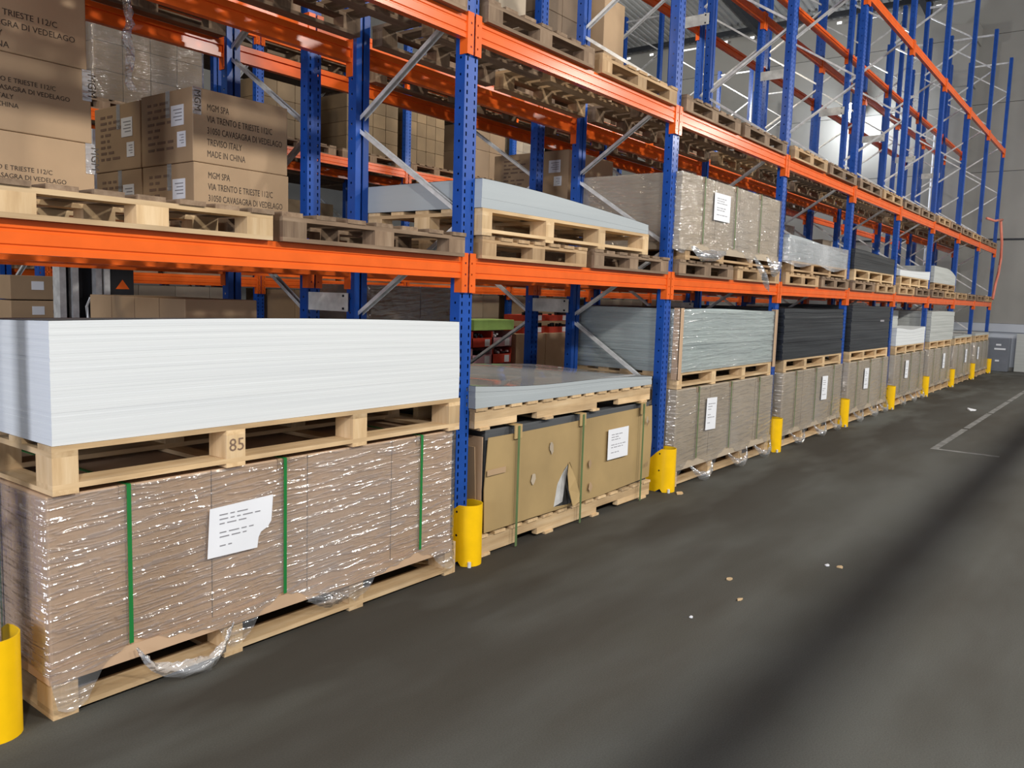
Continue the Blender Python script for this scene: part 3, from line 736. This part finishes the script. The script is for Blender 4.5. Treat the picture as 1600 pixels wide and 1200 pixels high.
pallet('big', 2.35, 1.05, 8.52, -.05, Z2, 'pale pallet under the low black stack above the beam', None, 'new', .16)
stack('sheet_stack', 8.50, 10.88, -.05, 1.0, Z2+.161, Z2+.43, 'black_sheet', 'low black stack of sheets on a pale pallet above the beam', 'sheets', 10, .003, lambda u, v: .02*math.cos(u*3))
pallet('big', 2.3, 1.05, 11.35, -.05, Z2, 'pale pallet under the sagging white sheets above the beam', None, 'new', .17)
stack('sheet_stack', 11.3, 13.75, -.05, 1.0, Z2+.172, Z2+.27, 'white_sheet', 'sagging white sheets curling up at the rear above the beam, sixth bay', 'sheets', 5, .002, lambda u, v: .20*v*v+.06*u*u, None, 24, 10)
pallet('big', 2.3, 1.05, 14.2, -.05, Z2, 'pallet under the humped white boards, seventh bay above the beam', None, 'mid', .14)
stack('sheet_stack', 14.15, 16.5, -.05, 1.0, Z2+.142, Z2+.37, 'lightgrey_sheet', 'humped white boards bending down at the right end, seventh bay above the beam', 'sheets', 8, .002, lambda u, v: .10-.25*max(0, u-.5)**2*2.2, None, 24)

# ------------------------------------------------------------------ cartons
def carton(x0, x1, y0, y1, z0, z1, mat, label, group=None, tape=False, cat='box'):
    t = tag(bx('carton', x0, x1, y0, y1, z0, z1, mat, None, .006), label, cat, group)
    if tape:
        dx, dy, dz = x1-x0, y1-y0, z1-z0
        bx('tape', -.025, .025, -dy/2-.0015, -dy/2-.0005, dz/2-.14, dz/2-.004, 'film_tape', t)
    return t
def mgm(x0, x1, y0, y1, z0, z1, lines, size, tx, tz, label, ends=True, bold=.0, sx=.9, tapetext='MGM', side='R', lsp=1.22):
    t = thing('printed_carton', label, 'box', (x0, y0, z0)); dx, dy, dz = x1-x0, y1-y0, z1-z0
    bx('carton_body', 0, dx, 0, dy, 0, dz, 'card', t, .006)
    for k, s in enumerate(lines):
        text(s, size, 'ink', t, (tx, -.0015, tz-k*size*lsp), FR, 'lettering', sx, bold)
    # tape at the edges with rotated letters
    if tapetext:
        ex = dx if side == 'R' else 0
        m = MB(); m.box(ex-.05 if side == 'R' else -.0015, ex+.0015 if side == 'R' else .06, -.003, -.0008, dz-.17, dz+.002); link('tape', m.mesh('tape', 'film_tape'), t)
        text(tapetext, .065, 'ink', t, (ex-.018 if side == 'R' else .012, -.004, dz-.015), (PI/2, PI/2, 0), 'tape_lettering', .9)
    if ends:
        m = MB(); m.box(-.0025, -.0008, dy*.42, dy*.42+.05, dz-.17, dz+.002); link('tape', m.mesh('tape', 'film_tape'), t)
        g = MB(); r = random.Random(int(x0*100+z0*10+y0*7))
        for k in range(8):
            z = dz-.08-k*.042; y = dy*.86
            for q in range(r.randint(2, 3)):
                l = r.uniform(.03, .11); g.box(-.0022, -.0008, y-l, y, z, z+.017); y -= l+.03
                if y < dy*.45: break
        link('printed_rows', g.mesh('printed_rows', 'inkbrown'), t)
        for (yy, zz, w_, h_) in ((.10, dz-.23, .15, .13), (.08, dz-.37, .10, .10)):
            if zz < .02: continue
            p = MB(); p.box(-.003, -.0008, yy, yy+w_, zz, zz+h_); p = link('paper_label', p.mesh('paper_label', 'paper'), t)
            q = MB()
            for a in range(4): q.box(-.0042, -.003, yy+.02, yy+w_-.03-.02*(a % 2), zz+h_*.75-a*h_*.17, zz+h_*.80-a*h_*.17)
            link('printed_rows', q.mesh('printed_rows', 'inkgrey'), p)
    return t
ADR = ['MGM SPA', 'VIA TRENTO E TRIESTE 112/C', '31050 CAVASAGRA DI VEDELAGO', 'TREVISO ITALY', 'MADE IN CHINA']
ym = 1.50
mgm(-.97, -.235, ym, ym+.63, 2.545, 3.012, ADR, .060, .10, .335, 'tan carton printed MGM SPA and MADE IN CHINA, upper corner box with labels', side='L', bold=.0, sx=.645)
mgm(-.965, -.225, ym, ym+.63, 2.125, 2.543, ADR, .060, .10, .325, 'tan carton printed MGM SPA, lower one under the upper right printed carton', side='L', bold=.0, sx=.645, tapetext='')
mgm(-.97, -.235, ym+.645, ym+1.28, 2.545, 3.00, [], .05, 0, 0, 'tan printed carton with labels on its end, upper left neighbour of the corner one', tapetext='')
mgm(-.965, -.225, ym+.645, ym+1.28, 2.125, 2.543, [], .05, 0, 0, 'tan printed carton at the bottom left behind the pallet boards', tapetext='')
AD2 = ADR
mgm(-2.74, -1.60, ym, ym+.7, 2.125, 2.545, AD2, .036, .45, .26, 'long tan carton printed in black, lowest of the left stack', ends=False, sx=.97, bold=.0)
mgm(-2.74, -1.61, ym, ym+.7, 2.547, 2.955, AD2, .036, .48, .30, 'long tan carton printed in black, middle of the left stack', ends=False, sx=.97, bold=.0)
mgm(-2.74, -1.63, ym, ym+.7, 2.957, 3.50, AD2, .046, .37, .245, 'long tan carton with large black print, topmost of the left stack', ends=False, sx=.97, bold=.0, tapetext='')
pallet('eur', 1.20, 1.0, -2.75, YB+.02, ZL, 'worn pallet under the left stack of printed cartons', None, 'old')
pallet('eur', 1.2, 1.02, -1.10, YB+.02, ZL, 'worn pallet under the right block of printed cartons', None, 'old')
# ---- rack behind, lower level: tall cartons, film-wrapped dark cartons
for k in range(4):
    carton(-1.02, -.47, 1.53+k*.322, 1.53+k*.322+.315, .002, 1.66, 'card', 'tall tan carton in a row behind the white sheets, %s from the front' % ORD[k], 'tall cartons behind the white sheets')
tdk = []
for q in range(2):
    for l in range(3):
        carton(.60+q*.58, 1.17+q*.58, 1.52, 2.2, .002+l*.6, .598+l*.6, 'card_dark', 'dark brown carton wrapped in film behind the second blue post, %s column, %s layer' % (('left', 'right')[q], ('bottom', 'middle', 'top')[l]), 'film-wrapped dark cartons')
fw = thing('film_wrap', 'shiny stretch film round the dark cartons behind the white sheets', 'film', (.60, 1.52, .002)); film_shell(fw, 0, 1.15, 0, .68, 0, 1.80, lambda u: 0, 'film_soft', seed=2)
# ---- rack behind, first level
mgm(3.34, 4.25, 1.50, 2.50, 2.30, 3.29, [], .05, 0, 0, 'large brown carton with printed end on the rack behind, third bay', tapetext='')
carton(3.30, 4.35, 1.48, 2.45, ZL+.002, 2.298, 'card', 'flat pale carton under the large brown carton, third bay of the rack behind')
# second rack: cartons further right and up
def cstack(x, y, z, nx, nz, w_, dp, h_, mat, desc, group, ny=1, wrap=False):
    r = random.Random(int(x*10))
    for a in range(nx):
        for l in range(nz):
            for b in range(ny):
                carton(x+a*w_+.003, x+(a+1)*w_-.003, y+b*dp, y+(b+1)*dp-.004, z+l*h_+.001, z+(l+1)*h_-.001, mat, desc+', %s column, %s layer up' % (ORD[a], ORD[l]), group)
    if wrap:
        fw = thing('film_wrap', 'film round the ' + desc, 'film', (x, y, z), 0, group); film_shell(fw, 0, nx*w_, 0, ny*dp, 0, nz*h_, lambda u: 0, 'film_soft', seed=int(x*10))
cstack(6.3, 1.5, ZL+.004, 3, 2, .40, .8, .55, 'card_grey', 'grey-brown carton behind, fourth bay', 'cartons in the fourth bay behind')
cstack(9.0, 1.5, ZL+.004, 3, 2, .45, .8, .55, 'card_grey', 'grey-brown carton behind, fifth bay', 'cartons in the fifth bay behind', wrap=True)
cstack(12.0, 1.5, ZL+.004, 2, 2, .5, .8, .5, 'card_grey', 'grey-brown carton behind, sixth bay', 'cartons in the sixth bay behind')
ZT = LB[1]+.066+.146
cstack(2.10, 1.5, ZT, 1, 2, .42, .8, .42, 'card_grey', 'grey carton at the top edge left of the third post', 'cartons high in the second bay')
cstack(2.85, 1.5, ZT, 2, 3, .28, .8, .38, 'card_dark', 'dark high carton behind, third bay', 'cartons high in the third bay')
c1 = carton(3.95, 4.36, 1.5, 2.2, ZT, ZT+.62, 'card', 'tan carton with white label high on the rack behind', None)
bx('paper_label', -.12, .10, -.354, -.351, -.05, .17, 'paper', c1)
carton(3.93, 4.36, 1.5, 2.2, ZT+.622, ZT+1.2, 'card', 'plain tan carton high up on the labelled one', None)
# ---- far rack: stacks of cartons on its second level
ZC = 3.64+.066+.146
for (x0, x1, top, nx, nz, m, nm) in ((.44, 1.72, 4.62, 4, 3, 'card_mid', 'left end'), (2.50, 3.35, 4.40, 3, 3, 'card_mid', 'second'), (3.95, 4.95, 4.50, 4, 4, 'card_mid', 'middle'), (5.15, 5.98, 4.55, 4, 4, 'card_mid', 'fourth'), (6.70, 7.55, 4.60, 2, 2, 'card_dark', 'dark right'), (7.75, 8.7, 4.60, 3, 3, 'card_grey', 'far right')):
    x0, x1 = [(v_+3.995)*1.0664-3.995 for v_ in (x0, x1)]; top = 1.75+(top-1.75)*1.0664
    cstack(x0, 6.28, ZC+.002, nx, nz, (x1-x0)/nx, .8, (top-ZC-.002)/nz, m, 'carton on the far rack, %s group' % nm, 'far rack cartons, %s group' % nm, wrap=nm in ('left end', 'far right'))
for k in range(-1, 4):
    for l, zz in enumerate((1.82, 3.64, 5.10)):
        for q in range(2): pallet('eur', 1.24, 1.0, CX0+BAY*k+.1+q*1.36, YC+.03, zz+.066, 'worn pallet on the %s beams of the far rack, %s bay, %s one' % (('first', 'second', 'third')[l], ORD[k+1], ('left', 'right')[q]), 'pallets on the far rack', 'old')
for k in range(-1, 4):
    a = CX0+BAY*k
    frame(a, 7.62, True, 'blue upright frame at the very back behind the far rack, %s from the left' % ORD[k+1], 'upright frames at the very back')
    for l, zz in enumerate((1.93, 3.70, 5.25)):
        tag(bx('shelf_deck', a+.08, a+BAY-.08, 7.64, 8.60, zz-.12, zz, 'oldx'), 'dark shelf deck at the very back, %s bay, %s level' % (ORD[k+1], ORD[l]), 'shelf', 'shelf decks at the very back')
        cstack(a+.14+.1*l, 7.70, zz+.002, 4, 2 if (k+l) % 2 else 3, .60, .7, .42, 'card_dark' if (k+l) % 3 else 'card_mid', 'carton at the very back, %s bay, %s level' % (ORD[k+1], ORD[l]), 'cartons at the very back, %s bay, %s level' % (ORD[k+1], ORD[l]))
# far rack first level and floor level goods glimpsed between
for k in range(-1, 5):
    a = CX0+BAY*k
    cstack(a+.15, 6.26, .9, 5, 2, .48, .5, .42, 'card_grey' if k % 2 else 'card', 'archive carton of the far rack, %s bay' % ORD[k+1], 'archive cartons of the far rack, %s bay' % ORD[k+1])
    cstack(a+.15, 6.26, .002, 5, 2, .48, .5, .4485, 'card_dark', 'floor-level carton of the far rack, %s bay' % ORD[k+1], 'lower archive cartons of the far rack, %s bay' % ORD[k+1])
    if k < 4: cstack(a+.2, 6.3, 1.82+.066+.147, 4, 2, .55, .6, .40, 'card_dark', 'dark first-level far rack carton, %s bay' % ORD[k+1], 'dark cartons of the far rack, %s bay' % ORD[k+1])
for k in range(3):
    t = carton(-.75-.0*k, -.1, 4.9, 5.4, 1.10+k*.235, 1.325+k*.235, 'card', 'flat archive box with hand slot at the far left, %s of three' % ('lowest', 'middle', 'top')[k], 'archive boxes with hand slots')
    bx('hand_slot', .05, .17, -.252, -.2505, -.01, .025, 'black', t); bx('paper_label', -.14, -.03, -.252, -.2505, -.02, .06, 'paper', t)
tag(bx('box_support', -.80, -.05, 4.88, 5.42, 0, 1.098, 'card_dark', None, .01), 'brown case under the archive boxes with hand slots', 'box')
# forklift mast
t = thing('forklift', 'black forklift mast with grey rails and an orange triangle, seen behind the white sheets', 'forklift', (-.65, 3.55, 0))
bx('counterweight', -.55, .55, .3, 1.1, .1, .95, 'black', t, .05); bx('mast_back', -.22, .24, .05, .09, .05, 2.9, 'black', t)
for x in (-.24, -.14, .05, .12): bx('mast_rail', x-.025, x+.025, -.02, .10, .05, 3.0, 'zinc', t)
bx('side_panel', .16, .36, .0, .06, .1, 2.2, 'black', t)
m = MB(); m.v = [(.20, -.003, 1.70), (.32, -.003, 1.70), (.26, -.003, 1.78)]; m.f = [(0, 1, 2)]; link('triangle_mark', m.mesh('triangle_mark', 'orange'), t)
link('cable_loop', MB().tube([(-.05, -.03, 1.45+.0), (-.06, -.03, 1.55), (-.03, -.03, 1.62), (.03, -.03, 1.64)], .012, 6).mesh('cable_loop', 'zinc'), t)
for x in (-.45, .45): link('wheel', MB().tube([(x-.09, .5, .25), (x+.09, .5, .25)], .25, 16).mesh('wheel', 'black'), t)
# goods behind the second bay, on the floor of the back aisle
pallet('eur', 1.2, .8, 5.48, 4.6, 0, 'worn pallet under the red trays behind the second bay', None, 'mid')
for l in range(4):
    for q in range(2):
        x = 5.55+q*.50; z = .146+l*.262
        t = thing('display_tray', 'red cardboard tray filled with small coloured goods, %s column, %s layer' % (('left', 'right')[q], ('bottom', 'second', 'third', 'top')[l]), 'tray', (x, 4.62, z), 0, 'red trays of small goods')
        m = MB(); m.box(0, .48, 0, .01, 0, .15); m.box(0, .48, .49, .50, 0, .25); m.box(0, .01, 0, .5, 0, .25); m.box(.47, .48, 0, .5, 0, .25); m.box(0, .48, 0, .5, 0, .01); link('tray_body', m.mesh('tray_body', 'red' if (l+q) % 2 else 'pink'), t)
        bx('paper_label', .30, .42, -.003, -.001, .02, .13, 'paper', t)
        g = MB(); r = random.Random(l*7+q)
        for k in range(16): a, b, c_ = r.uniform(.02, .42), r.uniform(.03, .4), r.uniform(.13, .19); g.box(a, a+.04, b, b+.04, c_, c_+.03)
        o = link('small_goods', g.mesh('small_goods', ('steel_dark', 'paper')[q]), t); o['kind'] = 'stuff'
tag(bx('green_box', 5.58, 6.58, 4.62, 5.1, 1.20, 1.36, 'green', None, .005), 'flat light green box lying on the red trays', 'box')
for q in range(2):
    carton(6.66+q*.84, 7.48+q*.84, 4.62, 5.3, .01, 1.13, 'card_pink', 'large brown carton on the back aisle floor, %s one' % ('left', 'right')[q], None)
    t = thing('display_tray', 'red tray of small goods on the large brown cartons, %s one' % ('left', 'right')[q], 'tray', (6.85+q*.75, 4.64, 1.135), 0)
    for l in range(2):
        bx('tray_body', 0, .62, 0, .4, l*.2, l*.2+.10, 'red', t); g = MB(); r = random.Random(l+q)
        for k in range(14): a = r.uniform(.02, .56); g.box(a, a+.04, .02, .06, l*.2+.10, l*.2+.12+r.uniform(0, .05))
        o = link('small_goods', g.mesh('small_goods', 'steel_dark'), t); o['kind'] = 'stuff'; bx('paper_label', .40, .52, -.003, -.001, l*.2+.01, l*.2+.095, 'paper', t)

# ------------------------------------------------------------------ right end: cabinet, strap
t = thing('cabinet', 'low dark grey cabinet against the far wall beyond the last yellow guard', 'cabinet', (FW-.5, -.42, 0))
bx('cabinet_body', 0, .44, 0, .56, 0, .96, 'cabinet', t, .008); t.scale = (1, 1, 1)
for zz, w_ in ((.62, .22), (.74, .1), (.28, .08)): bx('white_sticker', -.004, -.001, .30-w_, .30+w_*.3, zz, zz+.05, 'paper', t)
for k, (y0_, y1_) in enumerate(((-.95, -.55), (-1.5, -1.0), (.28, .62))):
    tag(bx('leaning_board', FW-.16, FW-.12, y0_, y1_, .0, 1.1, 'lightgrey_sheet', None, .004), 'pale board standing against the far wall, %s' % ('second from the right', 'rightmost', 'behind the last guard')[k], 'board')
strp = MB().tube([(22.02, -.10, 4.2), (22.35, -.14, 3.6), (22.45, -.14, 3.2), (22.2, -.14, 2.75), (21.85, -.14, 2.45), (21.6, -.14, 2.05)], .035, 8).tube([(19.4, -.14, 4.0), (20.7, -.14, 4.05), (22.02, -.14, 4.2)], .03, 8)
tag(link('orange_strap', strp.mesh('orange_strap', 'faded_orange', True)), 'faded orange strap hanging at the last front post of the near rack', 'strap')
bx('strap_hook', 0, .12, 0, .08, 0, .12, 'steel_dark') if False else None
hf = thing('hanging_film', 'crumpled clear film strand hanging beside the left stack of printed cartons', 'film', (-1.40, 1.46, 3.53))
v, f = [], []; r_ = random.Random(5)
for k in range(21):
    for q in range(6): a = 2*PI*q/6; v.append((.03*math.cos(a)*r_.uniform(.3, 1.3)+.012*math.sin(k), .03*math.sin(a)*r_.uniform(.3, 1.3), -k*.032))
for k in range(20):
    for q in range(6): f.append((k*6+q, k*6+(q+1) % 6, (k+1)*6+(q+1) % 6, (k+1)*6+q))
me = bpy.data.meshes.new('film_strand'); me.from_pydata(v, [], f); me.materials.append(M['film']); link('film_strand', me, hf)
# litter on the floor
for k, (x, y, s, m_, nm) in enumerate(((.884, -1.495, .030, 'new', 'tan scrap of paper on the floor, farther of the left pair'), (.595, -1.684, .028, 'new', 'tan scrap of paper on the floor, nearer of the left pair'), (1.636, -1.965, .030, 'new', 'tan scrap on the floor, right of the small white chip'), (1.614, -1.884, .022, 'paper', 'small white chip on the floor beside a tan scrap'), (.142, -1.586, .018, 'paper', 'tiny white scrap on the floor nearest the camera'), (12.265, -1.178, .12, 'paper', 'white rag on the floor near the lane line'), (2.80, -.22, .05, 'new', 'tan scrap of card at the foot of the third guard'))):
    m = MB(); q = 6; r = random.Random(k+3); pts = [(s*math.cos(2*PI*a/q)*r.uniform(.6, 1.2), s*.7*math.sin(2*PI*a/q)*r.uniform(.6, 1.2)) for a in range(q)]
    m.v = [(a, b, .001) for a, b in pts]+[(a, b, .004+r.uniform(0, s*.3)) for a, b in pts]; m.f = [tuple(range(q))[::-1], tuple(range(q, 2*q))]+[(a, (a+1) % q, (a+1) % q+q, a+q) for a in range(q)]
    tag(link('paper_scrap', m.mesh('paper_scrap', 'newx' if m_ == 'new' else 'paper'), None, (x, y, 0)), nm, 'litter')
